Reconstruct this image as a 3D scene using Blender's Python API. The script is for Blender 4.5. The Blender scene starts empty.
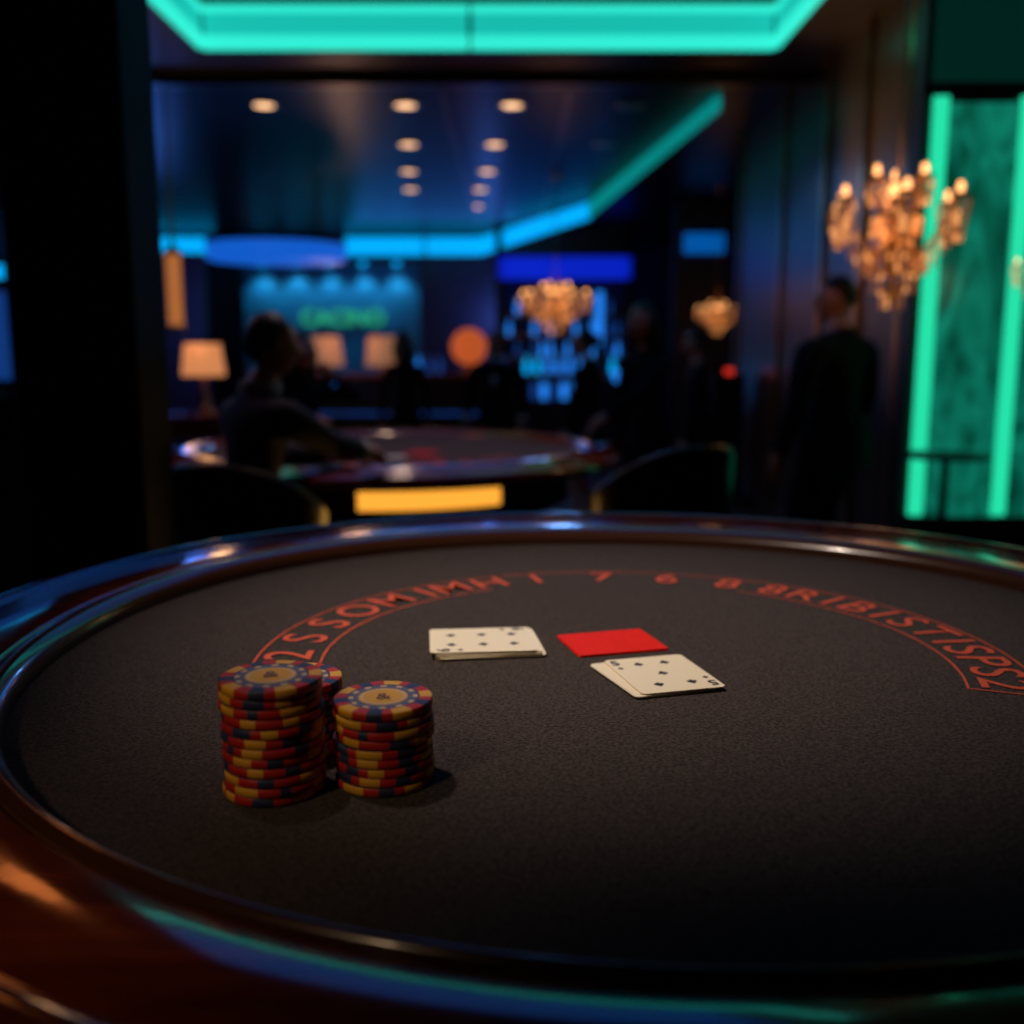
import bpy, bmesh, math, random
from mathutils import Vector, Matrix
random.seed(7)
S=bpy.context.scene
S.view_settings.view_transform='Standard'
S.view_settings.look='None'
pi=math.pi

# ---------------------------------------------------------------- materials
def mat(name,col,rough=.5,metal=0,emit=None,es=0,coat=0,noise=None,bump=None,spec=.5,sheen=0):
    m=bpy.data.materials.new(name); m.use_nodes=True
    n=m.node_tree.nodes; l=m.node_tree.links; p=n['Principled BSDF']
    p.inputs['Base Color'].default_value=(*col,1)
    p.inputs['Roughness'].default_value=rough
    p.inputs['Metallic'].default_value=metal
    p.inputs['Coat Weight'].default_value=coat
    p.inputs['Coat Roughness'].default_value=.08
    p.inputs['Specular IOR Level'].default_value=spec
    p.inputs['Sheen Weight'].default_value=sheen
    if emit:
        p.inputs['Emission Color'].default_value=(*emit,1)
        p.inputs['Emission Strength'].default_value=es
    if noise or bump:
        tc=n.new('ShaderNodeTexCoord')
    if noise:
        sc,c2,stretch=noise
        mp=n.new('ShaderNodeMapping'); mp.inputs['Scale'].default_value=stretch
        nz=n.new('ShaderNodeTexNoise'); nz.inputs['Scale'].default_value=sc; nz.inputs['Detail'].default_value=6
        cr=n.new('ShaderNodeValToRGB'); cr.color_ramp.elements[0].position=.35; cr.color_ramp.elements[1].position=.68
        cr.color_ramp.elements[0].color=(*col,1); cr.color_ramp.elements[1].color=(*c2,1)
        l.new(tc.outputs['Object'],mp.inputs[0]); l.new(mp.outputs[0],nz.inputs['Vector'])
        l.new(nz.outputs['Fac'],cr.inputs[0]); l.new(cr.outputs[0],p.inputs['Base Color'])
    if bump:
        nb=n.new('ShaderNodeTexNoise'); nb.inputs['Scale'].default_value=bump[0]; nb.inputs['Detail'].default_value=4
        b=n.new('ShaderNodeBump'); b.inputs['Strength'].default_value=bump[1]; b.inputs['Distance'].default_value=bump[2]
        l.new(tc.outputs['Object'],nb.inputs['Vector']); l.new(nb.outputs['Fac'],b.inputs['Height']); l.new(b.outputs[0],p.inputs['Normal'])
    return m
def em(name,col,s): return mat(name,tuple(c*.3 for c in col),.6,0,col,s)

M_felt=mat('felt_grey',(.016,.013,.013),.95,0,noise=(260,(.085,.066,.061),(1,1,1)),bump=(300,1,.003),spec=.15,sheen=.1)
M_felt2=mat('felt_back',(.06,.035,.03),.9,noise=(60,(.09,.05,.045),(1,1,1)))
M_print=mat('felt_print_red',(.78,.115,.05),.8,noise=(300,(.42,.065,.033),(1,1,1)))
M_rail=mat('rail_leather',(.060,.022,.011),.24,coat=.6,bump=(90,.08,.001))
M_wood=mat('mahogany',(.14,.022,.006),.16,coat=1,noise=(9,(.28,.050,.012),(1,6,1)))
M_red=mat('chip_red',(.55,.022,.012),.5); M_yel=mat('chip_yellow',(.85,.46,.035),.5)
M_navy=mat('chip_navy',(.03,.045,.12),.5); M_cream=mat('chip_cream',(.80,.58,.30),.45)
M_chipring=mat('chip_ring',(.14,.14,.25),.45); M_brown=mat('chip_print',(.16,.07,.03),.4)
M_card=mat('card_paper',(.90,.83,.61),.45,bump=(200,.05,.0005)); M_ink=mat('card_ink',(.015,.012,.012),.5)
M_cardred=mat('card_back_red',(.78,.020,.008),.6,noise=(150,(.70,.018,.008),(1,1,1)),spec=.08)
M_dark=mat('dark_lacquer',(.008,.007,.008),.45,noise=(3,(.014,.01,.012),(1,1,1)))
M_pillar=mat('pillar_black',(.0025,.0025,.003),.7,noise=(5,(.004,.0035,.004),(1,1,.2)),spec=.2)
M_ceil=mat('ceiling_dark',(.006,.006,.013),.33,noise=(2,(.011,.009,.018),(1,1,1)),spec=.12)
M_ceil2=mat('ceiling_front',(.014,.009,.008),.4,noise=(2,(.02,.013,.01),(1,1,1)))
M_floor=mat('floor_carpet',(.008,.007,.010),.7,noise=(14,(.02,.012,.016),(1,1,1)),bump=(200,.3,.002))
M_wall=mat('wall_navy',(.016,.018,.045),.6,noise=(4,(.025,.024,.055),(1,1,1)))
M_wallp=mat('wall_plum',(.05,.028,.05),.6,noise=(4,(.07,.036,.055),(1,1,1)))
M_signwall=mat('wall_teal',(.035,.20,.36),.55,noise=(5,(.045,.24,.40),(1,1,1)))
M_bronze=mat('bronze_glass',(.06,.038,.015),.32,metal=.45,noise=(1.2,(.12,.075,.028),(1,.6,.5)))
M_gold=mat('brass',(.55,.33,.12),.28,metal=1,noise=(12,(.4,.22,.07),(1,1,1)))
M_suit=mat('suit_black',(.005,.005,.009),.8,noise=(30,(.008,.008,.013),(1,1,1)),spec=.2)
M_suit2=mat('suit_navy',(.007,.010,.024),.75,noise=(30,(.010,.015,.032),(1,1,1)),spec=.25,sheen=.05)
M_skin=mat('skin',(.50,.26,.16),.5,noise=(20,(.56,.30,.19),(1,1,1)))
M_shirt=mat('shirt_white',(.7,.7,.72),.6,noise=(20,(.75,.75,.76),(1,1,1)))
M_hair=mat('hair_dark',(.010,.007,.005),.5,noise=(60,(.02,.012,.009),(1,1,.2)))
M_lip=mat('lips',(.3,.08,.06),.5); M_eye=mat('eye_dark',(.02,.015,.012),.2)
M_leather=mat('chair_leather',(.012,.010,.013),.35,bump=(60,.1,.002))
M_teal=em('led_teal',(.03,.78,.60),1.1); M_teal_d=em('led_teal_diffuser',(.01,.55,.46),.9)
M_cyan=em('led_cyan',(.0,.42,1),1.05); M_tealc=em('led_teal_cyan',(.0,.36,.34),.6)
M_blue=em('led_blue',(.004,.03,1),.5); M_drum=em('drum_blue',(.008,.15,.85),.7)
M_amber=em('amber_panel',(1,.40,.04),1.15)
M_bulb=em('bulb_warm',(1,.42,.14),3.0); M_down=em('downlight_warm',(1,.55,.28),2.2)
M_crystalglow=mat('crystal_glow',(.9,.5,.25),.10,0,(1,.36,.11),.12); M_crystalglow2=mat('crystal_glow_bright',(.9,.5,.25),.10,0,(1,.40,.12),1.0)  # crystal sparkle is put in as emission; the drops are no lamps
M_shade=em('lamp_shade',(1,.36,.13),.62); M_shade2=em('lamp_shade_dim',(1,.46,.24),.20)
M_globe=em('globe_orange',(1,.18,.04),.45)
M_pend=em('pendant_amber',(1,.32,.08),.40); M_warmrefl=em('warm_reflection_panel',(1,.26,.06),2.6); M_bluerefl=em('blue_reflection_panel',(.012,.11,.50),.85)  # last two: glow of the unseen panels added for rim reflections
M_sign=em('sign_green',(.03,.46,.20),.85); M_blueg=em('bottle_blue',(.02,.25,1),1.0)
M_reddot=em('indicator_red',(1,.04,.02),.8); M_blued=em('bottle_dim_blue',(.01,.07,.35),.5); M_bluem=em('box_blue',(.0,.14,.6),.6)

def marble():
    m=bpy.data.materials.new('green_marble_glass'); m.use_nodes=True
    n=m.node_tree.nodes; l=m.node_tree.links; p=n['Principled BSDF']
    tc=n.new('ShaderNodeTexCoord'); mp=n.new('ShaderNodeMapping'); mp.inputs['Scale'].default_value=(2.2,1,1.0)
    w=n.new('ShaderNodeTexNoise'); w.inputs['Scale'].default_value=2.2; w.inputs['Detail'].default_value=5; w.inputs['Distortion'].default_value=1.8
    cr=n.new('ShaderNodeValToRGB'); e=cr.color_ramp.elements
    e[0].position=.30; e[0].color=(.0,.05,.03,1); e[1].position=.70; e[1].color=(.01,.52,.33,1)
    l.new(tc.outputs['Object'],mp.inputs[0]); l.new(mp.outputs[0],w.inputs['Vector']); l.new(w.outputs['Fac'],cr.inputs[0])
    l.new(cr.outputs[0],p.inputs['Emission Color']); p.inputs['Emission Strength'].default_value=.42
    p.inputs['Base Color'].default_value=(.01,.05,.04,1); p.inputs['Roughness'].default_value=.2
    return m
M_marble=marble()
M_greenled=em('led_green',(.02,.80,.42),.95)
M_greenrefl=mat('green_reflection_glass',(.01,.04,.03),.15,0,(.0,.10,.07),.16,noise=(3,(.02,.06,.05),(1,1,.4)))  # faint emission paints the green reflection into the dark glass

# ---------------------------------------------------------------- mesh builder
class B:
    def __init__(s): s.bm=bmesh.new(); s.mats=[]
    def mi(s,m):
        if m not in s.mats: s.mats.append(m)
        return s.mats.index(m)
    def box(s,c,d,m,rot=0,bev=0):
        r=bmesh.ops.create_cube(s.bm,size=1); vs=r['verts']
        mt=Matrix.Translation(c)@Matrix.Rotation(rot,4,'Z')@Matrix.Diagonal((*d,1))
        bmesh.ops.transform(s.bm,matrix=mt,verts=vs)
        fs=set(f for v in vs for f in v.link_faces)
        for f in fs: f.material_index=s.mi(m)
        if bev:
            es=list(set(e for v in vs for e in v.link_edges))
            rr=bmesh.ops.bevel(s.bm,geom=es,offset=bev,segments=2,affect='EDGES',profile=.5)
            for f in rr['faces']: f.material_index=s.mi(m)
    def sph(s,c,d,m,seg=16,rot=None):
        if not hasattr(d,'__len__'): d=(d,d,d)
        r=bmesh.ops.create_uvsphere(s.bm,u_segments=seg,v_segments=max(4 if seg<=6 else 6,seg*2//3),radius=1); vs=r['verts']
        mt=Matrix.Translation(c)@(rot or Matrix())@Matrix.Diagonal((*d,1))
        bmesh.ops.transform(s.bm,matrix=mt,verts=vs)
        for f in set(f for v in vs for f in v.link_faces): f.material_index=s.mi(m); f.smooth=True
        return vs
    def lathe(s,prof,m,seg=48,c=(0,0,0),a0=0,a1=2*pi,rf=None,mf=None):
        full=abs(a1-a0-2*pi)<1e-6
        n=seg if full else seg+1; rings=[]
        for i in range(n):
            a=a0+(a1-a0)*i/seg; ring=[]
            for t in prof:
                r=rf(a,t[0]) if rf else t[0]
                ring.append(s.bm.verts.new((c[0]+r*math.cos(a),c[1]+r*math.sin(a),c[2]+t[1])))
            rings.append(ring)
        for i in range(seg):
            A=rings[i]; C=rings[(i+1)%n]
            for j in range(len(prof)-1):
                try:
                    f=s.bm.faces.new((A[j],C[j],C[j+1],A[j+1])); f.smooth=True
                    f.material_index=s.mi(mf(i,j) if mf else m)
                except ValueError: pass
    def tube(s,pts,rad,m,seg=8,cap=True):
        pts=[Vector(p) for p in pts]
        if not hasattr(rad,'__len__'): rad=[rad]*len(pts)
        rings=[]
        for i,p in enumerate(pts):
            d=(pts[min(i+1,len(pts)-1)]-pts[max(i-1,0)]).normalized()
            u=d.orthogonal().normalized() if i==0 else (u-d*u.dot(d)).normalized()
            v=d.cross(u)
            rings.append([s.bm.verts.new(p+(u*math.cos(2*pi*k/seg)+v*math.sin(2*pi*k/seg))*rad[i]) for k in range(seg)])
        for i in range(len(rings)-1):
            for k in range(seg):
                f=s.bm.faces.new((rings[i][k],rings[i][(k+1)%seg],rings[i+1][(k+1)%seg],rings[i+1][k])); f.smooth=True; f.material_index=s.mi(m)
        if cap:
            for r in (rings[0][::-1],rings[-1]):
                f=s.bm.faces.new(r); f.material_index=s.mi(m)
    def poly(s,pts,m):
        f=s.bm.faces.new([s.bm.verts.new(p) for p in pts]); f.material_index=s.mi(m); return f
    def prism(s,pts,z0,z1,m,mside=None):
        a=[s.bm.verts.new((x,y,z0)) for x,y in pts]; b=[s.bm.verts.new((x,y,z1)) for x,y in pts]
        f=s.bm.faces.new(a[::-1]); f.material_index=s.mi(m)
        f=s.bm.faces.new(b); f.material_index=s.mi(m)
        k=len(pts)
        for i in range(k):
            f=s.bm.faces.new((a[i],a[(i+1)%k],b[(i+1)%k],b[i])); f.material_index=s.mi(mside or m)
    def done(s,name,loc=(0,0,0),rot=0,parent=None,recalc=True):
        if recalc: bmesh.ops.recalc_face_normals(s.bm,faces=s.bm.faces)
        me=bpy.data.meshes.new(name); s.bm.to_mesh(me); s.bm.free()
        for m in s.mats: me.materials.append(m)
        o=bpy.data.objects.new(name,me); S.collection.objects.link(o)
        o.location=loc; o.rotation_euler=(0,0,rot)
        if parent: o.parent=parent
        return o
def empty(name,loc=(0,0,0),rot=0):
    o=bpy.data.objects.new(name,None); S.collection.objects.link(o); o.location=loc; o.rotation_euler=(0,0,rot); o.empty_display_size=.1
    return o
def textmesh(body,size,extr=0,bold=0):
    c=bpy.data.curves.new('t','FONT'); c.body=body; c.size=size; c.extrude=extr; c.align_x='CENTER'; c.align_y='CENTER'; c.offset=bold
    o=bpy.data.objects.new('t',c); S.collection.objects.link(o)
    bpy.context.view_layer.update()
    me=bpy.data.meshes.new_from_object(o.evaluated_get(bpy.context.evaluated_depsgraph_get()))
    bpy.data.objects.remove(o); return me
def text(name,body,size,m,loc,rot,parent=None,extr=0,bold=0):
    me=textmesh(body,size,extr,bold); me.materials.clear(); me.materials.append(m)
    o=bpy.data.objects.new(name,me); S.collection.objects.link(o); o.location=loc; o.rotation_euler=rot
    if parent: o.parent=parent
    return o
def light(name,kind,loc,energy,col,size=.1,target=None,angle=60,blend=.5,size_y=None):
    d=bpy.data.lights.new(name,kind); d.energy=energy; d.color=col
    if kind=='AREA':
        d.size=size
        if size_y: d.shape='RECTANGLE'; d.size_y=size_y
    else: d.shadow_soft_size=size
    if kind=='SPOT': d.spot_size=math.radians(angle); d.spot_blend=blend
    o=bpy.data.objects.new(name,d); S.collection.objects.link(o); o.location=loc
    if target: o.rotation_euler=(Vector(target)-Vector(loc)).to_track_quat('-Z','Y').to_euler()
    return o

# ---------------------------------------------------------------- room shell
CZ=3.42
b=B(); b.box((-1,9,-.05),(14,26,.1),M_floor); b.done('floor')
b=B(); b.box((-1,20.55,1.8),(14,.1,3.7),M_wall); b.done('wall_back')
b=B(); b.box((-7.55,9,1.8),(.1,23,3.7),M_wall); b.done('wall_left')
b=B(); b.box((5.05,9,1.8),(.1,23,3.7),M_wall); b.done('wall_right')
b=B(); b.box((-1.2,-2.55,1.8),(12.6,.1,3.7),M_wall); b.done('wall_front')
tx0,tx1,ty0,ty1=-2.12,1.80,2.9,7.2
b=B()
b.box((-1.2,(ty0-2.5)/2,CZ+.15),(12.6,ty0+2.5,.3),M_ceil2)
b.box(((tx0-7.5)/2,(ty0+ty1)/2,CZ+.15),(tx0+7.5,ty1-ty0,.3),M_ceil2)
b.box(((tx1+5)/2,(ty0+ty1)/2,CZ+.15),(5-tx1,ty1-ty0,.3),M_ceil2)
b.box(((tx0+tx1)/2,(ty0+ty1)/2,CZ+.33),(tx1-tx0+.2,ty1-ty0+.2,.06),M_ceil2)
b.box((-1.2,(ty1+.7+ty1)/2,CZ+.15),(12.6,.7,.3),M_ceil2)
b.box((-1.2,(ty1+.7+20.5)/2,CZ+.15),(12.6,20.5-ty1-.7,.3),M_ceil)
b.done('ceiling')
b=B()
def tray(x0,y0,x1,y1):
    cx,cy=(x0+x1)/2,(y0+y1)/2; w,d=max(abs(x1-x0),.02),max(abs(y1-y0),.02)
    b.box((cx,cy,CZ+.145),(w,d,.20),M_teal_d)
    b.box((cx,cy,CZ+.05),(w+.012,d+.012,.09),M_teal)
    b.box((cx,cy,CZ+.262),(w+.012,d+.012,.05),M_teal)
tray(tx0+.04,ty1-.02,-.30,ty1-.02); tray(-.27,ty1-.02,tx1-.04,ty1-.02)
tray(tx0+.02,ty0+2.3,tx0+.02,ty1-.05); tray(tx1-.02,ty0+2.3,tx1-.02,ty1-.05)
b.done('ceiling_led_tray')
b=B(); b.box((-2.40,4.4,CZ-.02),(.50,1.0,.04),M_gold); b.box((-2.40,4.4,CZ-.045),(.44,.94,.02),M_warmrefl); b.done('rim_reflection_panel')  # added out of view to put an orange reflection on the near rim
b=B(); b.box((-.3,5.3,CZ+.28),(3.3,2.5,.04),M_dark); b.box((-.3,5.3,CZ+.25),(3.2,2.4,.03),M_bluerefl); b.done('rim_reflection_panel')  # unseen glowing panel, added so the near rim reflects blue
b=B(); b.box((-1.2,7.86,CZ-.03),(12.6,.10,.06),M_bronze); b.done('trim_1')
b=B()
for x in (-.55,.45): b.box((x,12.4,CZ-.012),(.05,8.5,.024),M_bronze)
b.done('trim_2')
def band(name,segs):
    b=B()
    for (p,q,z0a,z1a,z0b,z1b,m) in segs:
        p=Vector((*p,0)); q=Vector((*q,0)); d=(q-p).normalized(); nrm=Vector((-d.y,d.x,0))*.02
        v=[b.bm.verts.new(x) for x in (p+Vector((0,0,z0a))+nrm,q+Vector((0,0,z0b))+nrm,q+Vector((0,0,z1b))+nrm,p+Vector((0,0,z1a))+nrm,
           p+Vector((0,0,z0a))-nrm,q+Vector((0,0,z0b))-nrm,q+Vector((0,0,z1b))-nrm,p+Vector((0,0,z1a))-nrm)]
        for f in ((0,1,2,3),(7,6,5,4),(0,4,5,1),(3,2,6,7),(0,3,7,4),(1,5,6,2)):
            ff=b.bm.faces.new([v[i] for i in f]); ff.material_index=b.mi(m)
    return b.done(name)
band('cove_led_strip',[((1.65,8.4),(1.05,14),CZ-.11,CZ,CZ-.22,CZ-.02,M_tealc),((1.05,14),(-.56,18),CZ-.24,CZ-.03,CZ-.36,CZ-.06,M_cyan),
  ((-.56,18),(-1.5,18),CZ-.36,CZ-.06,CZ-.36,CZ-.06,M_cyan),((-1.55,18),(-2.92,18),CZ-.36,CZ-.06,CZ-.36,CZ-.06,M_cyan),((-5.2,18),(-7.2,18),CZ-.36,CZ-.06,CZ-.36,CZ-.06,M_cyan)])
b=B()
for y,xs in ((8.7,(-2.05,-.88,0,.98)),(10.3,(-1.02,-.17,.9)),(11.8,(-1.17,-.28)),(13.1,(-1.28,-.40)),(14.6,(-.5,))):
    for x in xs:
        m=M_down if x<.5 else M_gold
        b.lathe([(.0,-.006),(.085,-.006)],m,20,(x,y,CZ))
        b.lathe([(.085,-.008),(.12,-.008),(.12,0)],M_gold,20,(x,y,CZ))
b.done('recessed_downlights')
b=B(); b.lathe([(.0,-.004),(.05,-.004)],M_down,20,(-.75,1.45,CZ)); b.lathe([(.05,-.006),(.09,-.01),(.09,0)],M_gold,20,(-.75,1.45,CZ)); b.done('ceiling_spotlight')

b=B(); b.box((-1.165,2.82,CZ/2),(.33,.25,CZ),M_pillar,bev=.01); b.box((-1.165,2.82,.08),(.37,.29,.16),M_pillar); b.done('pillar')
b=B(); b.box((2.26,7.85,CZ/2),(.1,4.3,CZ),M_bronze)
for y in (5.78,6.5,7.3,8.4,9.95): b.box((2.20,y,CZ/2),(.04,.06,CZ),M_gold)
b.box((2.2,7.85,.06),(.04,4.3,.12),M_dark)
b.done('bronze_glass_partition')
b=B()
b.box((2.64,5.60,CZ/2),(.96,.12,CZ),M_dark)
b.box((2.58,5.53,1.60),(.62,.02,2.20),M_marble)
for x in (2.25,2.71): b.box((x,5.515,1.62),(.075,.03,2.22),M_greenled)
b.box((2.60,5.53,3.1),(.80,.02,.58),M_greenrefl)
b.done('backlit_green_panel')

b=B(); b.box((-3.35,19.2,1.62),(3.3,.3,3.24),M_signwall); b.done('sign_wall')
b=B()
for i in range(5): b.lathe([(0,.0),(.06,.0),(.06,.1),(.0,.1)],M_cyan,14,(-4.6+i*.62,18.85,2.93))
b.box((-3.35,18.85,3.05),(3.3,.12,.06),M_dark); b.done('wall_washer_lights')
for i in range(5): light('washer_%d'%i,'SPOT',(-4.6+i*.62,18.8,2.88),19,(.1,.68,1),.05,(-4.6+i*.62,19.1,1.6),110,.8)
text('casino_sign','CACINO',.40,M_sign,(-3.16,19.0,2.0),(pi/2,0,0),extr=.012,bold=.004)
b=B(); b.box((.87,17.0,2.76),(2.2,.1,.36),M_blue); b.box((.87,17.1,3.18),(2.3,.3,.48),M_dark)
for x in (-.2,1.95): b.box((x,17.1,1.7),(.12,.3,3.4),M_dark)
b.box((.87,17.5,1.4),(2.2,.06,2.8),M_wall)
for z in (1.3,1.65,2.0): b.box((.87,17.3,z),(2.05,.25,.03),M_gold)
for z in (1.315,1.665,2.015):
    for i in range(14):
        x=-.05+i*.142; m=random.choice([M_blueg,M_blued,M_dark,M_navy,M_dark,M_blued])
        b.lathe([(0,0),(.035,0),(.035,.16),(.013,.2),(.013,.26),(0,.26)],m,8,(x,17.28,z))
b.box((1.45,16.95,1.95),(.12,.06,.85),M_blueg)
b.done('back_bar_shelf')
b=B(); b.box((2.63,14.1,2.86),(.55,.06,.26),M_bluem); b.box((2.63,14.2,1.7),(.8,.14,3.4),M_wall); b.done('lit_partition')
b=B(); b.box((-5.9,16.0,1.45),(2.2,.2,2.9),M_wallp); b.done('wall_partition')
b=B(); b.box((-1.0,19.0,1.71),(1.4,.4,3.42),M_wallp,bev=.01); b.done('pillar')
b=B(); b.box((-.9,14.2,.52),(5.4,.55,1.04),M_dark,bev=.01); b.box((-.9,14.15,1.07),(5.6,.75,.06),M_wood,bev=.01)
b.box((-1.9,13.91,.55),(3,.02,.03),M_blued)
for i in range(34):
    x=-3.4+i*.15
    m=random.choice([M_blueg,M_blued,M_navy,M_dark,M_blued]) if x<.1 else random.choice([M_blueg,M_blueg,M_cyan,M_navy])
    if -2.9<x<-1.4 or -.9<x<-.3: continue
    b.lathe([(0,0),(.035,0),(.035,.14),(.013,.18),(.013,.24),(0,.24)],m,8,(x,14.05,1.10))
for i in range(7): b.box((.30+i*.14,13.90,.86),(.09,.02,.22),M_blueg if i%2 else M_blued)
b.done('bar_counter')
b=B()
for x,z in ((-2.25,.95),(.85,.95),(1.4,1.08)): b.sph((x,0,z),.085,M_blueg,12); b.tube([(x,0,0),(x,0,z)],.015,M_dark); b.lathe([(0,0),(.1,0),(.1,.02),(0,.02)],M_dark,12,(x,0,0))
b.done('blue_orb_lights',(0,13.2,0))
b=B(); b.sph((0,0,.36),.25,M_globe,20); b.lathe([(0,0),(.12,0),(.12,.03),(.03,.05),(.03,.12),(0,.12)],M_gold,16); b.done('globe_lamp',(-.6,14.15,1.105))
def lamp(loc,r,h,m,stem):
    b=B(); b.lathe([(0,0),(r*.45,0),(r*.45,.02),(.03,.04),(.05,stem*.4),(.02,stem*.6),(.015,stem+.05)],M_gold,16)
    b.lathe([(r,stem),(r*.82,stem+h),(r*.8,stem+h),(r*.98,stem)],m,24); b.lathe([(0,stem+h*.8),(r*.84,stem+h*.8)],m,24)
    b.sph((0,0,stem+h*.4),.05,M_bulb,10)
    b.done('table_lamp',loc)
lamp((-2.75,9.0,.865),.19,.28,M_shade,.33)
lamp((-2.60,13.95,1.105),.28,.40,M_shade2,.10); lamp((-1.78,13.95,1.105),.24,.40,M_shade2,.10)
b=B(); b.box((0,0,.83),(1.0,.45,.06),M_wood,bev=.01)
for x in (-.44,.44):
    for y in (-.17,.17): b.box((x,y,.40),(.05,.05,.80),M_wood)
b.box((0,0,.72),(.9,.38,.14),M_wood); b.done('console_table',(-2.75,9.0,0))
light('lamp_glow','POINT',(-2.75,8.9,1.6),7,(1,.5,.22),.1)
b=B(); b.lathe([(0,0),(.055,0),(.055,.56),(0,.56)],M_pend,20); b.lathe([(.0,-.03),(.065,-.03),(.065,.01)],M_gold,20); b.lathe([(.065,.55),(.065,.58),(.02,.62),(.012,.66),(.012,CZ-1.60)],M_gold,20)
b.done('pendant_lamp',(-2.64,8.0,1.60))
b=B(); b.lathe([(0,0),(.78,0),(.80,.03),(.80,.17)],M_drum,48); b.lathe([(.80,.17),(.8,.22),(.0,.22)],M_dark,48)
for a in range(3): b.tube([(.5*math.cos(a*2.1),.5*math.sin(a*2.1),.2),(.5*math.cos(a*2.1),.5*math.sin(a*2.1),CZ-2.45)],.012,M_gold)
b.done('drum_pendant_light',(-2.74,12,2.45))
b=B(); b.box((0,0,.6),(.7,.5,1.2),M_dark,bev=.02); b.box((0,-.02,1.55),(.7,.3,.75),M_dark,bev=.02); b.box((0,-.18,1.5),(.58,.02,.5),M_blued); b.box((0,-.18,1.86),(.58,.02,.08),M_cyan)
b.box((0,-.32,1.17),(.62,.2,.06),M_dark); b.sph((0,0,1.98),.06,M_cyan,10); b.done('slot_machine',(-3.18,6.0,0))

# ---------------------------------------------------------------- chandeliers
def chandelier(loc,R,H,arms,light_e,dens=1):
    b=B(); g=M_gold; cr=lambda: M_crystalglow2 if random.random()<.26 else M_crystalglow
    b.lathe([(0,-.5*H),(.03*R,-.48*H),(.10*R,-.40*H),(.05*R,-.30*H),(.16*R,-.18*H),(.20*R,-.08*H),(.07*R,.04*H),(.05*R,.18*H),(.13*R,.26*H),(.05*R,.34*H),(.03*R,.5*H)],g,16)
    b.tube([(0,0,.45*H),(0,0,CZ-loc[2])],.006,g,6); b.lathe([(.0,-.05),(.05,-.04),(.06,0)],g,12,(0,0,CZ-loc[2]))
    for tier,(rr,zz,na) in enumerate(((1,.10,arms),(.42,.26,max(3,arms//2)))):
        for i in range(na):
            a=2*pi*(i+.5*tier)/na+.3; c,s_=math.cos(a),math.sin(a)
            P=[]
            for k in range(9):
                t=k/8; r=(.1+.9*t)*R*rr*.9; z=zz*H-.20*H*math.sin(t*pi*1.15)+.06*H*t*t
                P.append((r*c,r*s_,z))
            b.tube(P,.018*R,g,6)
            e=P[-1]
            b.lathe([(0,0),(.12*R,.01*H),(.15*R,.04*H),(.04*R,.03*H)],g,10,e)
            b.sph((e[0],e[1],e[2]+.08*H),(.050*R,.050*R,.050*H),M_bulb,8)
            for j in range(5):
                aa=2*pi*j/5
                for q in range(5 if tier==0 else 3):
                    rr_=.14*R*(1-q*.15)
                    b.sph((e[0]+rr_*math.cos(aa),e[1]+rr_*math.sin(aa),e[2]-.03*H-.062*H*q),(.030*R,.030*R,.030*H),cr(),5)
            for k in (2,3,4,5,6):
                q=P[k]
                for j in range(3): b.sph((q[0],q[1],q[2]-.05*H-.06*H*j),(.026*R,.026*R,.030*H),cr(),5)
    for ring in range(4):
        rr=(.34,.42,.30,.16)[ring]*R; zz=(.16,-.12,-.26,-.38)[ring]*H
        b.lathe([(rr,zz),(rr+.006,zz+.006),(rr,zz+.012),(rr-.006,zz+.006),(rr,zz)],g,20)
        n=14-ring*2
        for i in range(n):
            a=2*pi*i/n
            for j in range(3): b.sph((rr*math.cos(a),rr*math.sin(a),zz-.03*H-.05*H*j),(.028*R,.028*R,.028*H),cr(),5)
    for i in range(3): b.sph((.1*R*math.cos(i*2.1),.1*R*math.sin(i*2.1),.36*H),(.05*R,.05*R,.05*H),M_bulb,8)
    b.done('chandelier',loc)
    light('chandelier_glow','POINT',(loc[0],loc[1],loc[2]+.05),light_e,(1,.45,.18),.12)
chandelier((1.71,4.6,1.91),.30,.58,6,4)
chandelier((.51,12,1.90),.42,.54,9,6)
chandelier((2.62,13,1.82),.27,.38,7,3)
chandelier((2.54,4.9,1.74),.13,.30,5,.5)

# ---------------------------------------------------------------- foreground table
FZ=1.02; CX,CY=.16,1.305; A_,B_=.757,.742
def R_(a):
    N_=2.12 if math.sin(a)>0 else 2.04
    c,s_=abs(math.cos(a)),abs(math.sin(a)); return ((c/A_)**N_+(s_/B_)**N_)**(-1/N_)
def T_(a): return .250+.05*math.sin(a)
def rf(a,t):
    if t>=5: return R_(a)+T_(a)-(t-10)
    if t<=-5: return (R_(a)+.02)*(-(t+10))
    return R_(a)+t*(.70+.42*math.sin(a))
tb=empty('casino_table',(CX,CY,0))
b=B(); b.lathe([(-10,FZ),(-10.25,FZ),(-10.5,FZ),(-10.75,FZ),(-11,FZ)],M_felt,160,rf=rf); bmesh.ops.remove_doubles(b.bm,verts=b.bm.verts,dist=1e-5); b.done('felt',parent=tb)
b=B(); b.lathe([(.0,FZ-.01),(-.001,FZ+.008),(.002,FZ+.016),(.010,FZ+.024),(.022,FZ+.029),(.036,FZ+.031),(.050,FZ+.029),(.060,FZ+.023),(.066,FZ+.014),(.067,FZ+.0)],M_rail,200,rf=rf); b.done('padded_rail',parent=tb)
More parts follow.
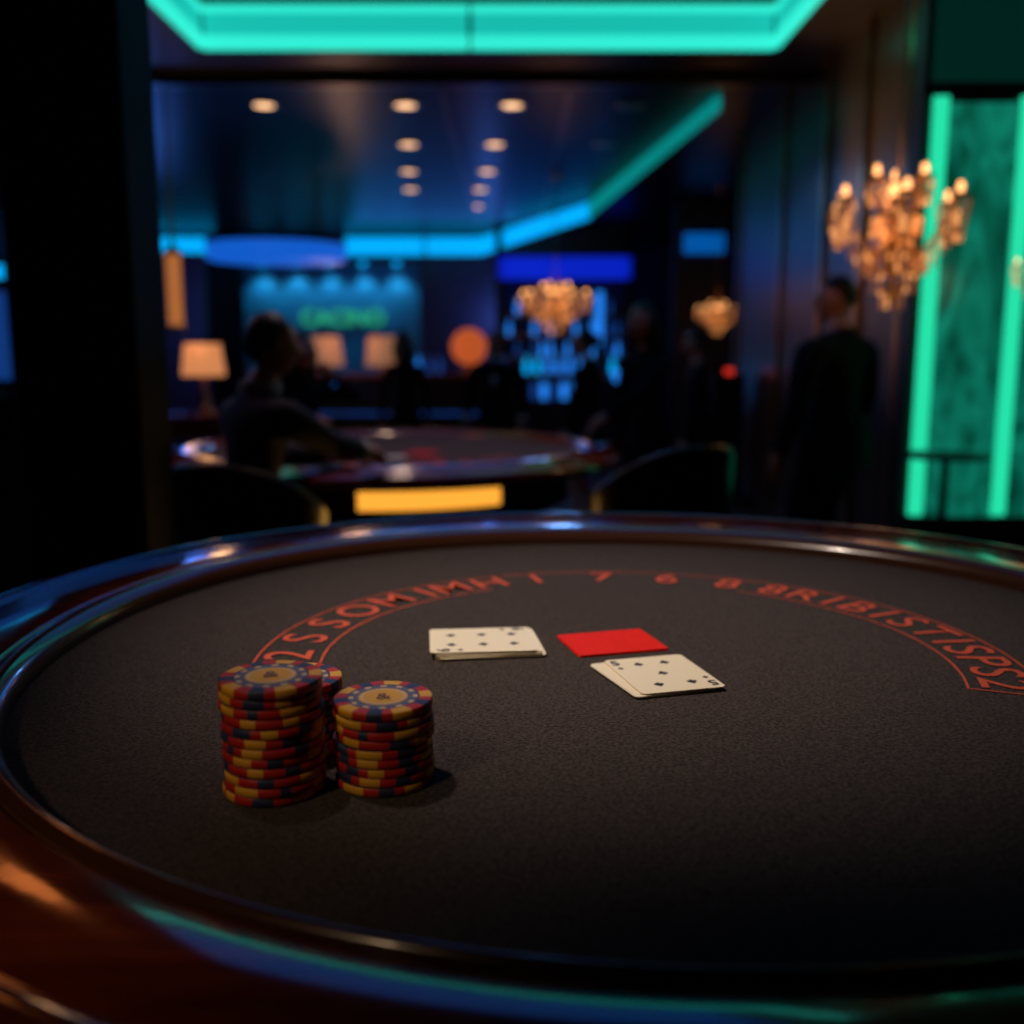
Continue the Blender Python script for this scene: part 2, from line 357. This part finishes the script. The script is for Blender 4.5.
b=B(); b.lathe([(.066,FZ+.0),(.067,FZ+.018),(.071,FZ+.023),(.078,FZ+.024),(10.085,FZ+.024),(10.080,FZ+.019),(10.074,FZ+.019),(10.070,FZ+.026),(10.055,FZ+.028),(10.035,FZ+.024),(10.015,FZ+.012),(10.002,FZ-.006),(10.0,FZ-.03),(10.012,FZ-.055),(10.04,FZ-.068),(10.10,FZ-.07),(10.12,FZ-.10),(10.14,FZ-.20),(10.2,FZ-.22),(-10.8,FZ-.22)],M_wood,200,rf=rf); b.done('wood_rim',parent=tb)
b=B(); b.lathe([(.62,FZ-.20),(.5,FZ-.3),(.22,FZ-.36),(.16,FZ-.5),(.17,.35),(.24,.2),(.45,.06),(.48,0),(0,0)],M_wood,48); b.done('pedestal',parent=tb)
pz=FZ+.0012
b=B(); LY=-.02
def arc(r,w,d0,d1,n=90):
    for i in range(n):
        a=math.radians(d0+(d1-d0)*i/n); a2=math.radians(d0+(d1-d0)*(i+1)/n); dy=LY
        b.poly([((r)*math.cos(a),r*math.sin(a)+dy,pz),((r+w)*math.cos(a),(r+w)*math.sin(a)+dy,pz),((r+w)*math.cos(a2),(r+w)*math.sin(a2)+dy,pz),(r*math.cos(a2),r*math.sin(a2)+dy,pz)],M_print)
arc(.494,.0030,-20,186); arc(.408,.0030,118,186); arc(.408,.0030,-20,58)
for dg in (-20,186):
    a=math.radians(dg); c,s_=math.cos(a),math.sin(a)
    p=[(.408*c,.408*s_+LY),(.497*c,.497*s_+LY)]; nx,ny=-s_*.0015,c*.0015
    b.poly([(p[0][0]-nx,p[0][1]-ny,pz),(p[1][0]-nx,p[1][1]-ny,pz),(p[1][0]+nx,p[1][1]+ny,pz),(p[0][0]+nx,p[0][1]+ny,pz)],M_print)
b.done('print_lines',parent=tb)
letters=[(181,'2'),(171,'S'),(161,'S'),(151,'O'),(141,'M'),(132,'I'),(125.5,'M'),(116,'H'),(105,'1'),(90,'7'),(75.5,'6'),(62,'8'),
 (52,'8'),(45,'R'),(38.5,'I'),(32.5,'B'),(26,'I'),(20,'S'),(13,'T'),(7,'I'),(2,'S'),(-4,'P'),(-10,'S'),(-16,'2')]
for i,(dg,ch) in enumerate(letters):
    a=math.radians(dg); r=.452
    text('print_letter_%d'%i,ch,.090,M_print,(r*math.cos(a),r*math.sin(a)+LY,pz+.0002),(0,0,a-pi/2),parent=tb,bold=.0003)

# ---------------------------------------------------------------- chips
def chips(loc,n,h,r):
    b=B(); seg=60
    for k in range(n):
        ox,oy=random.uniform(-.0014,.0014),random.uniform(-.0014,.0014)
        seq=[]
        while len(seq)<seg:
            seq+= [M_yel]*random.choice((3,4,5))+[M_red]*random.choice((3,4,6))+[M_navy]*random.choice((2,3,4))+[M_red]*random.choice((2,4,5))
        seq=seq[:seg]; s0=random.randrange(seg); seq=seq[s0:]+seq[:s0]
        if k==n-1: seq=([M_yel]*4+[M_red]*3+[M_navy]*3+[M_red]*2)*5
        z=k*h; g=h*.05
        b.lathe([(r*.5,z+g),(r*.98,z+g),(r,z+h*.14),(r,z+h*.86),(r*.98,z+h-g)],M_red,seg,(ox,oy,0),mf=lambda i,j: seq[i])
        if k==n-1:
            def top(i,j):
                if j<=1: return seq[i]
                if j==2: return M_navy
                if j==3: return M_cream if (i%5<2) else M_chipring
                if j==4: return M_chipring
                return M_yel
            zz=z+h-g
            b.lathe([(r*.98,zz),(r*.95,zz+.0002),(r*.74,zz+.0002),(r*.70,zz),(r*.60,zz),(r*.5,zz+.0001),(0,zz+.0001)],M_navy,seg,(ox,oy,0),mf=top)
            b.lathe([(r*.47,zz+.0003),(r*.40,zz+.0003)],M_cream,seg,(ox,oy,0))
        else:
            b.lathe([(r*.98,z+h-g),(r*.5,z+h-g)],M_navy,seg,(ox,oy,0))
    o=b.done('poker_chip_stack',loc)
    text('chip_emblem','&',r*.5,M_brown,(0,0,n*h+.0002),(0,0,.2),parent=o,bold=.0001)
    return o
cz=FZ+.0006
chips((-.2195,.8745,cz),12,.0090,.0462)
chips((-.1205,.8965,cz),9,.0088,.0462)
chips((-.2195,.9705,cz),9,.0083,.0462)

# ---------------------------------------------------------------- cards
def rrect(w,h,r=.007):
    P=[]
    for cx,cy,a0 in ((w/2-r,h/2-r,0),(-w/2+r,h/2-r,90),(-w/2+r,-h/2+r,180),(w/2-r,-h/2+r,270)):
        for k in range(5):
            a=math.radians(a0+90*k/4); P.append((cx+r*math.cos(a),cy+r*math.sin(a)))
    return P
def spade(b,x,y,s,z,flip=1,m=None):
    m=m or M_ink
    pts=[(0,1),(.25,.62),(.7,.15),(.85,-.2),(.72,-.52),(.42,-.62),(.12,-.4),(.3,-.95),(-.3,-.95),(-.12,-.4),(-.42,-.62),(-.72,-.52),(-.85,-.2),(-.7,.15),(-.25,.62)]
    v=[b.bm.verts.new((x+px*s,y+flip*py*s,z)) for px,py in pts]
    c=b.bm.verts.new((x,y,z))
    for i in range(len(v)):
        f=b.bm.faces.new((c,v[i],v[(i+1)%len(v)])); f.material_index=b.mi(m)
def card(b,w,h,z,face,dx=0,dy=0,rot=0,r=.007):
    P=[(dx+x*math.cos(rot)-y*math.sin(rot),dy+x*math.sin(rot)+y*math.cos(rot)) for x,y in rrect(w,h,r)]
    b.prism(P,z,z+.0012,face,face)
def cardset(name,loc,rot,w,h,pips,idx,n=2,offs=((0,0,0),)):
    b=B(); z=0
    for k in range(n):
        o=offs[k%len(offs)] if k<n-1 else (0,0,0)
        card(b,w,h,z,M_card,*o); z+=.0022
    z-=.0008
    for x,y in pips: spade(b,x*w,y*h,.0075,z,1 if y>=0 else -1)
    for sx in (1,-1): spade(b,-sx*w*.41,sx*h*.22,.0045,z,sx)
    o=b.done(name,loc,rot)
    for sx in (1,-1): text('index_%d'%(sx+1),idx,.024,M_ink,(-sx*w*.41,sx*h*.37,z+.0002),(0,0,0 if sx>0 else pi),parent=o,bold=.0006)
    return o
cardset('playing_cards',(-.041,1.318,cz),math.radians(5+90),.112,.142,[(-.2,.3),(.2,.3),(-.2,0),(.2,0),(-.2,-.3),(.2,-.3)],'6',5,((.0,-.005,.03),(-.003,-.009,.05),(-.002,-.006,.02)))
cardset('playing_cards',(.186,1.188,cz),math.radians(15),.107,.132,[(-.15,.3),(.18,.3),(0,.0),(-.2,-.3),(.2,-.3)],'5',3,((-.010,.003,.05),(-.015,.002,.09)))
b=B(); card(b,.126,.100,0,M_cardred,r=.003); card(b,.126,.100,.0014,M_cardred,.001,.001,.01,.003); b.done('red_playing_card',(.1365,1.332,cz),math.radians(15))

# ---------------------------------------------------------------- background table
bt=empty('casino_table',(-.585,4.9,0)); bz=.93
b=B(); b.lathe([(0,bz),(.5,bz),(.93,bz)],M_felt2,72)
for k in range(12):
    a=math.radians(200+k*12); b.box((.62*math.cos(a),.62*math.sin(a),bz+.001),(.10,.05,.002),M_print,a)
b.done('felt',parent=bt)
b=B(); b.lathe([(.92,bz-.01),(.93,bz+.02),(.96,bz+.035),(1.0,bz+.03),(1.01,bz+.015),(1.08,bz+.012),(1.11,bz-.005),(1.11,bz-.035),(1.06,bz-.055),(.9,bz-.06)],M_wood,96); b.done('wood_rim',parent=bt)
b=B(); b.lathe([(.9,bz-.06),(.86,bz-.07),(.86,bz-.22),(.80,bz-.25),(.3,bz-.3),(.25,.2),(.5,.03),(.5,0),(0,0)],M_dark,64); b.done('pedestal',parent=bt)
b=B(); b.lathe([(.868,bz-.062),(.872,bz-.066),(.872,bz-.155),(.868,bz-.16)],M_amber,24,a0=math.radians(-93),a1=math.radians(-52)); b.done('amber_light_panel',parent=bt)
light('amber_glow','AREA',(-.35,3.85,.66),3,(1,.5,.1),.5,(-.35,3.2,.2))
b=B(); card(b,.09,.13,bz+.002,M_card,.05,-.3,.3); card(b,.09,.13,bz+.002,M_cardred,.22,-.45,1.2); card(b,.2,.14,bz+.002,M_cardred,.15,-.1,1.3)
b.done('cards',parent=bt)

# ---------------------------------------------------------------- chairs
def chair(loc,rot,top=1.06,sz=.64):
    b=B()
    b.lathe([(0,sz),(.20,sz),(.235,sz-.02),(.24,sz-.06),(.22,sz-.09),(0,sz-.09)],M_leather,28)
    a0,a1=math.radians(180),math.radians(360); n=24; rings=[]
    for i in range(n+1):
        t=i/n; a=a0+(a1-a0)*t; hh=top-.16*abs(2*t-1)**2.2
        ring=[]
        for r,z in ((.27,sz-.05),(.295,hh-.03),(.285,hh),(.262,hh),(.25,hh-.03),(.235,sz-.05)):
            ring.append(b.bm.verts.new((r*math.cos(a),r*math.sin(a)*.95,z)))
        rings.append(ring)
    for i in range(n):
        for j in range(6):
            f=b.bm.faces.new((rings[i][j],rings[i+1][j],rings[i+1][(j+1)%6],rings[i][(j+1)%6])); f.smooth=True; f.material_index=b.mi(M_leather)
    for r in (rings[0],rings[-1]):
        f=b.bm.faces.new(r); f.material_index=b.mi(M_leather)
    for sx in (-1,1):
        for sy in (-1,1): b.tube([(sx*.15,sy*.15,sz-.08),(sx*.21,sy*.21,0)],[.02,.014],M_wood,8)
    b.lathe([(.24,.22),(.25,.23),(.24,.24),(.23,.23),(.24,.22)],M_gold,24)
    b.done('bar_chair',loc,rot)
chair((-.90,3.44,0),math.radians(-20),1.06,.70); chair((.52,3.62,0),math.radians(35),1.10)
chair((-1.32,6.15,0),math.radians(210),1.0)

# ---------------------------------------------------------------- people
def ik(a,c,l1,l2,pole):
    a,c,pole=Vector(a),Vector(c),Vector(pole); v=c-a; d=v.length
    if d>(l1+l2)*.995: c=a+v.normalized()*(l1+l2)*.995; v=c-a; d=v.length
    dr=v.normalized(); t=(l1*l1-l2*l2+d*d)/(2*d); h=math.sqrt(max(l1*l1-t*t,0))
    n=(pole-dr*pole.dot(dr)).normalized(); return a+dr*t+n*h,c
def person(name,loc,rot,H=1.75,pel=None,lean=0,hands=None,feet=None,female=False,hair='short',yaw=0,nod=0,suit=None,shirt=False,skirt=False,wide=1.1):
    suit=suit or M_suit; k=H/1.75; root=empty(name,loc,rot); seated=pel is not None
    pz_=pel if seated else .93*k
    def sp(y,z):
        dz=z*k; return Vector((0,dz*math.sin(lean)+y*k,pz_+dz*math.cos(lean)))
    w=.88 if female else wide
    V=[];E=[];Rd=[];K=[]
    def add(p,r,par=None,kind=0,r2=None):
        V.append(Vector(p)); Rd.append((r*k,(r2 or r)*k)); K.append(kind)
        if par is not None: E.append((par,len(V)-1))
        return len(V)-1
    p0=add(sp(0,0),.145*w,None,0,.115)
    p1=add(sp(0,.14),.125*w*(.9 if female else 1),p0,0,.105)
    p2=add(sp(.005,.30),.150*w,p1,0,.115)
    p3=add(sp(0,.43),.13*w,p2,0,.095)
    p4=add(sp(.0,.52),.062*w,p3,0)
    p5=add(sp(.012,.575),.052*w,p4,1); p6=add(sp(.02,.64),.055,p5,1)
    hc=sp(.035,.71)
    outer=[]
    for s_ in (-1,1):
        sh=sp(0,.455)+Vector((s_*.185*k*w,0,0))
        si=add(sh,.066*w,p3)
        tgt=(hands[0 if s_<0 else 1] if hands else None)
        if tgt is None: tgt=sh+Vector((s_*.07,.10,-.53))*k
        el,wr=ik(sh,tgt,.29*k,.26*k,Vector((s_*.5,-.7,-.5)))
        m1=sh.lerp(el,.5); mi_=add(m1,.054*w,si); e=add(el,.045*w,mi_); fm=add(el.lerp(wr,.4),.043*w,e); wi=add(wr,.032*w,fm)
        fd=(wr-el).normalized()
        outer.append((s_,wr,fd))
    for s_ in (-1,1):
        hp=sp(0,-.03)+Vector((s_*.09*k,0,0)); hi=add(hp,.098*w,p0,2)
        ft=(feet[0 if s_<0 else 1] if feet else Vector((s_*.10*k,0,.09*k)))
        kn,an=ik(hp,ft,.43*k,.42*k,Vector((s_*.05,1,.1)))
        mt=add(hp.lerp(kn,.5),.080*w,hi,2); kk=add(kn,.06*w,mt,2); cf=add(kn.lerp(an,.35),.056*w,kk,2); ai=add(an,.042*w,cf,2)
        tt=add(an+Vector((s_*.01,.09*k,-.04*k)),.036,ai,3); add(an+Vector((s_*.015,.17*k,-.05*k)),.03,tt,3)
    me=bpy.data.meshes.new('body'); me.from_pydata([tuple(v) for v in V],E,[]); me.update()
    o=bpy.data.objects.new('body',me); S.collection.objects.link(o)
    md=o.modifiers.new('s','SKIN'); md.use_smooth_shade=True; md.branch_smoothing=.4
    sk=me.skin_vertices[0].data
    for i,r in enumerate(Rd): sk[i].radius=r; sk[i].use_root=(i==0)
    su=o.modifiers.new('u','SUBSURF'); su.levels=2; su.render_levels=2
    bpy.context.view_layer.update()
    nm=bpy.data.meshes.new_from_object(o.evaluated_get(bpy.context.evaluated_depsgraph_get()))
    bpy.data.objects.remove(o)
    nm.materials.clear()
    for m in (suit,M_skin,(M_skin if skirt else suit),M_dark): nm.materials.append(m)
    for f in nm.polygons:
        c=f.center; f.use_smooth=True
        bi=min(range(len(V)),key=lambda i:(V[i]-c).length); f.material_index=K[bi]
    bo=bpy.data.objects.new('body',nm); S.collection.objects.link(bo); bo.parent=root
    b=B()
    for s_,wr,fd in outer:
        side=Vector((0,0,1)).cross(fd)
        if side.length<.2: side=Vector((0,1,0))
        side.normalize(); nrm=fd.cross(side).normalized()
        b.tube([wr-fd*.03*k,wr+fd*.02*k,wr+fd*.055*k,wr+fd*.095*k],[.028*k,.031*k,.036*k,.03*k],M_skin,10)
        b.tube([wr-fd*.05*k,wr-fd*.005*k],[.037*k*w,.037*k*w],M_shirt if shirt else suit,12)
        for j,(o_,L) in enumerate(((-.027,.070),(-.009,.08),(.009,.075),(.027,.058))):
            base=wr+fd*.08*k+side*o_*k; cur=nrm*(-1 if nrm.z>0 else 1)
            P=[base]; d=fd.copy()
            for q in range(3): d=(d+cur*.28).normalized(); P.append(P[-1]+d*L*k/2.6)
            b.tube(P,[.010*k,.0095*k,.0085*k,.007*k],M_skin,7)
        tdir=(fd*.7-side*.7).normalized(); tb_=wr+fd*.03*k-side*.022*k
        b.tube([tb_,tb_+tdir*.035*k,tb_+(tdir*.5+fd*.5).normalized()*.07*k],[.013*k,.011*k,.008*k],M_skin,7)
    b.done('hands',parent=root)
    if shirt:
        b=B()
        f0=sp(.118,.30); f1=sp(.075,.51)
        b.poly([tuple(f1+Vector((-.05*k,0,0))),tuple(f1+Vector((.05*k,0,0))),tuple(f0+Vector((0,.012,-.04)))],M_shirt)
        b.lathe([(.062*k*w,0),(.066*k*w,.02),(.060*k*w,.05*k)],M_shirt,20,tuple(sp(.003,.530)))
        b.done('shirt',parent=root)
    b=B()
    vs=b.sph((0,0,0),(.077*k,.098*k,.118*k),M_skin,24)
    for v in vs:
        z=v.co.z/(.118*k)
        if z<0:
            f=1-.30*(-z)**1.5; v.co.x*=f; v.co.y=v.co.y*f+(.012*k*(-z) if v.co.y>0 else 0)
        if v.co.y>0 and abs(v.co.x)<.014*k and -.35<z<.1: v.co.y+=.018*k*(1-abs(v.co.x)/(.014*k))*(1-abs(z+.22)/.34 if abs(z+.22)<.34 else 0)
        if v.co.y>.05*k and .02<z<.2 and .015*k<abs(v.co.x)<.05*k: v.co.y-=.006*k
    b.sph((0,.106*k,-.024*k),(.012*k,.016*k,.013*k),M_skin,8)
    for s_ in (-1,1):
        b.sph((s_*.030*k,.084*k,.004*k),(.012*k,.008*k,.006*k),M_eye,8)
        b.sph((s_*.079*k,-.005*k,-.005*k),(.008*k,.018*k,.030*k),M_skin,8)
        b.sph((s_*.030*k,.088*k,.024*k),(.017*k,.006*k,.004*k),M_hair,8)
    b.sph((0,.090*k,-.062*k),(.024*k,.008*k,.006*k),M_lip,8)
    hv=b.sph((0,-.014*k,.022*k),(.084*k,.098*k,.110*k),M_hair,24)
    for v in hv:
        x,y,z=v.co
        if y>.01*k and z<.060*k: v.co.y=.0*k+(y-.01*k)*.05
        if z<-.02*k: v.co.x*=.86; v.co.z=max(v.co.z,-.06*k) if hair=='short' else v.co.z
    if hair=='long':
        b.tube([(0,-.03*k,.05*k),(0,-.055*k,-.03*k),(0,-.075*k,-.12*k),(0,-.09*k,-.21*k),(0,-.09*k,-.28*k)],[.07*k,.088*k,.092*k,.085*k,.04*k],M_hair,16)
        for s_ in (-1,1): b.tube([(s_*.05*k,.0,.06*k),(s_*.078*k,.0,-.02*k),(s_*.08*k,-.015*k,-.12*k),(s_*.075*k,-.03*k,-.2*k)],[.03*k,.034*k,.034*k,.014*k],M_hair,10)
    if hair=='bun': b.sph((0,-.12*k,.03*k),.045*k,M_hair,12)
    h=b.done('head',parent=root,recalc=True); h.location=hc; h.rotation_euler=(-nod,0,yaw)
    if skirt:
        b=B()
        b.lathe([(.13*k,.10),(.165*k,-.05),(.18*k,-.25),(.17*k,-.42)],suit,24,tuple(sp(0,0))); b.done('dress',parent=root)
    else:
        if not seated:
            b=B(); b.lathe([(.14*k*w,.12),(.158*k*w,-.02),(.172*k*w,-.16)],suit,24,(0,0,pz_)); oo=b.done('jacket_hem',parent=root); oo.scale=(1,.80,1)
    return root
def w2l(loc,rot,p): return Matrix.Rotation(-rot,3,'Z')@(Vector(p)-Vector(loc))
L=(-.93,3.46,0); r=math.radians(-52)
person('seated_man',L,r,1.60,pel=.79,lean=.14,hands=(w2l(L,r,(-.70,3.93,1.01)),w2l(L,r,(-.52,3.86,1.01))),feet=(Vector((-.12,.38,.27)),Vector((.12,.40,.27))),hair='short',yaw=math.radians(-10),suit=M_suit2,shirt=True,wide=1.25)
L=(-1.30,6.15,0); r=math.radians(205)
person('seated_woman',L,r,1.64,pel=.75,lean=.12,hands=(w2l(L,r,(-1.05,5.86,1.28)),w2l(L,r,(-1.18,5.86,.99))),feet=(Vector((-.10,.40,.25)),Vector((.10,.42,.25))),female=True,hair='long',yaw=.4,suit=M_suit)
person('standing_woman',(-.98,9.2,0),math.radians(10),1.58,female=True,hair='long',suit=M_suit,skirt=True)
person('standing_man',(-.15,9.4,0),math.radians(170),1.58,hair='short',shirt=True,suit=M_suit,wide=1.2)
person('standing_woman',(.62,8.3,0),math.radians(60),1.58,female=True,hair='bun',suit=M_suit,skirt=True)
L=(.86,6.3,0); r=math.radians(130)
person('standing_woman',L,r,1.70,female=True,hair='long',hands=(w2l(L,r,(.55,6.0,1.02)),None),lean=.06,suit=M_suit)
person('standing_man',(1.40,7.6,0),math.radians(80),1.56,hair='short',suit=M_suit)
person('standing_man',(1.77,5.5,0),math.radians(40),1.80,hair='short',yaw=math.radians(45),suit=M_suit,wide=1.42)
b=B(); b.lathe([(0,.88),(.20,.88),(.21,.89),(.20,.90),(0,.90)],M_dark,32); b.tube([(0,0,.02),(0,0,.88)],.02,M_dark); b.lathe([(0,0),(.17,0),(.16,.02),(0,.03)],M_dark,24); b.done('side_table',(2.20,5.05,0))
b=B(); b.lathe([(0,0),(.04,0),(.04,.05),(0,.05)],M_reddot,12); b.box((0,.03,-.6),(.3,.04,1.2),M_dark); b.done('indicator_stand',(2.0,9.3,1.2))

# ---------------------------------------------------------------- lights
light('table_spot','SPOT',(-.75,1.45,CZ-.05),215,(1,.78,.64),.06,(.10,1.50,FZ),38,1)
light('side_warm_spot','SPOT',(-1.3,-.5,2.7),32,(1,.64,.38),.12,(-.2,.93,FZ),20,1)
light('back_table_spot','SPOT',(-.45,4.7,CZ+.1),55,(1,.62,.42),.1,(-.6,4.5,.9),74,.7)
light('blue_rim','SPOT',(-3.2,5.6,2.9),28,(.15,.4,1),.15,(-.95,3.6,1.2),40,.6)
light('people_back_blue','SPOT',(.6,11.5,3.2),40,(.15,.4,1),.2,(.4,8.5,1.2),75,.8)
light('blue_fill','AREA',(-1,16.5,3.2),20,(.04,.20,1),3,(-1,14,0))
light('blue_back_wall','POINT',(-.2,18.3,2.0),32,(.08,.22,1),.4)  # added light without a fixture, lightens the wall behind the figures
light('bar_warm','POINT',(-2.2,13.5,1.9),14,(1,.5,.3),.2)  # added warm light, no fixture, brightens the backdrop by the bar
light('left_blue_wash','POINT',(-5,14.5,2.0),24,(.06,.22,1),.3)
light('bronze_wash','SPOT',(1.5,6.9,1.9),80,(1,.6,.25),.1,(2.25,6.3,3.0),80,.9)

w=bpy.data.worlds.new('world'); S.world=w; w.use_nodes=True
w.node_tree.nodes['Background'].inputs[0].default_value=(.05,.07,.16,1); w.node_tree.nodes['Background'].inputs[1].default_value=.02

# ---------------------------------------------------------------- camera
c=bpy.data.cameras.new('camera'); co=bpy.data.objects.new('camera',c); S.collection.objects.link(co)
c.sensor_width=36; c.lens=35.16; c.clip_start=.02
co.location=(0,0,1.42); co.rotation_euler=(pi/2-math.atan(.162),0,0)
c.dof.use_dof=True; c.dof.focus_distance=1.08; c.dof.aperture_fstop=2.2
S.camera=co
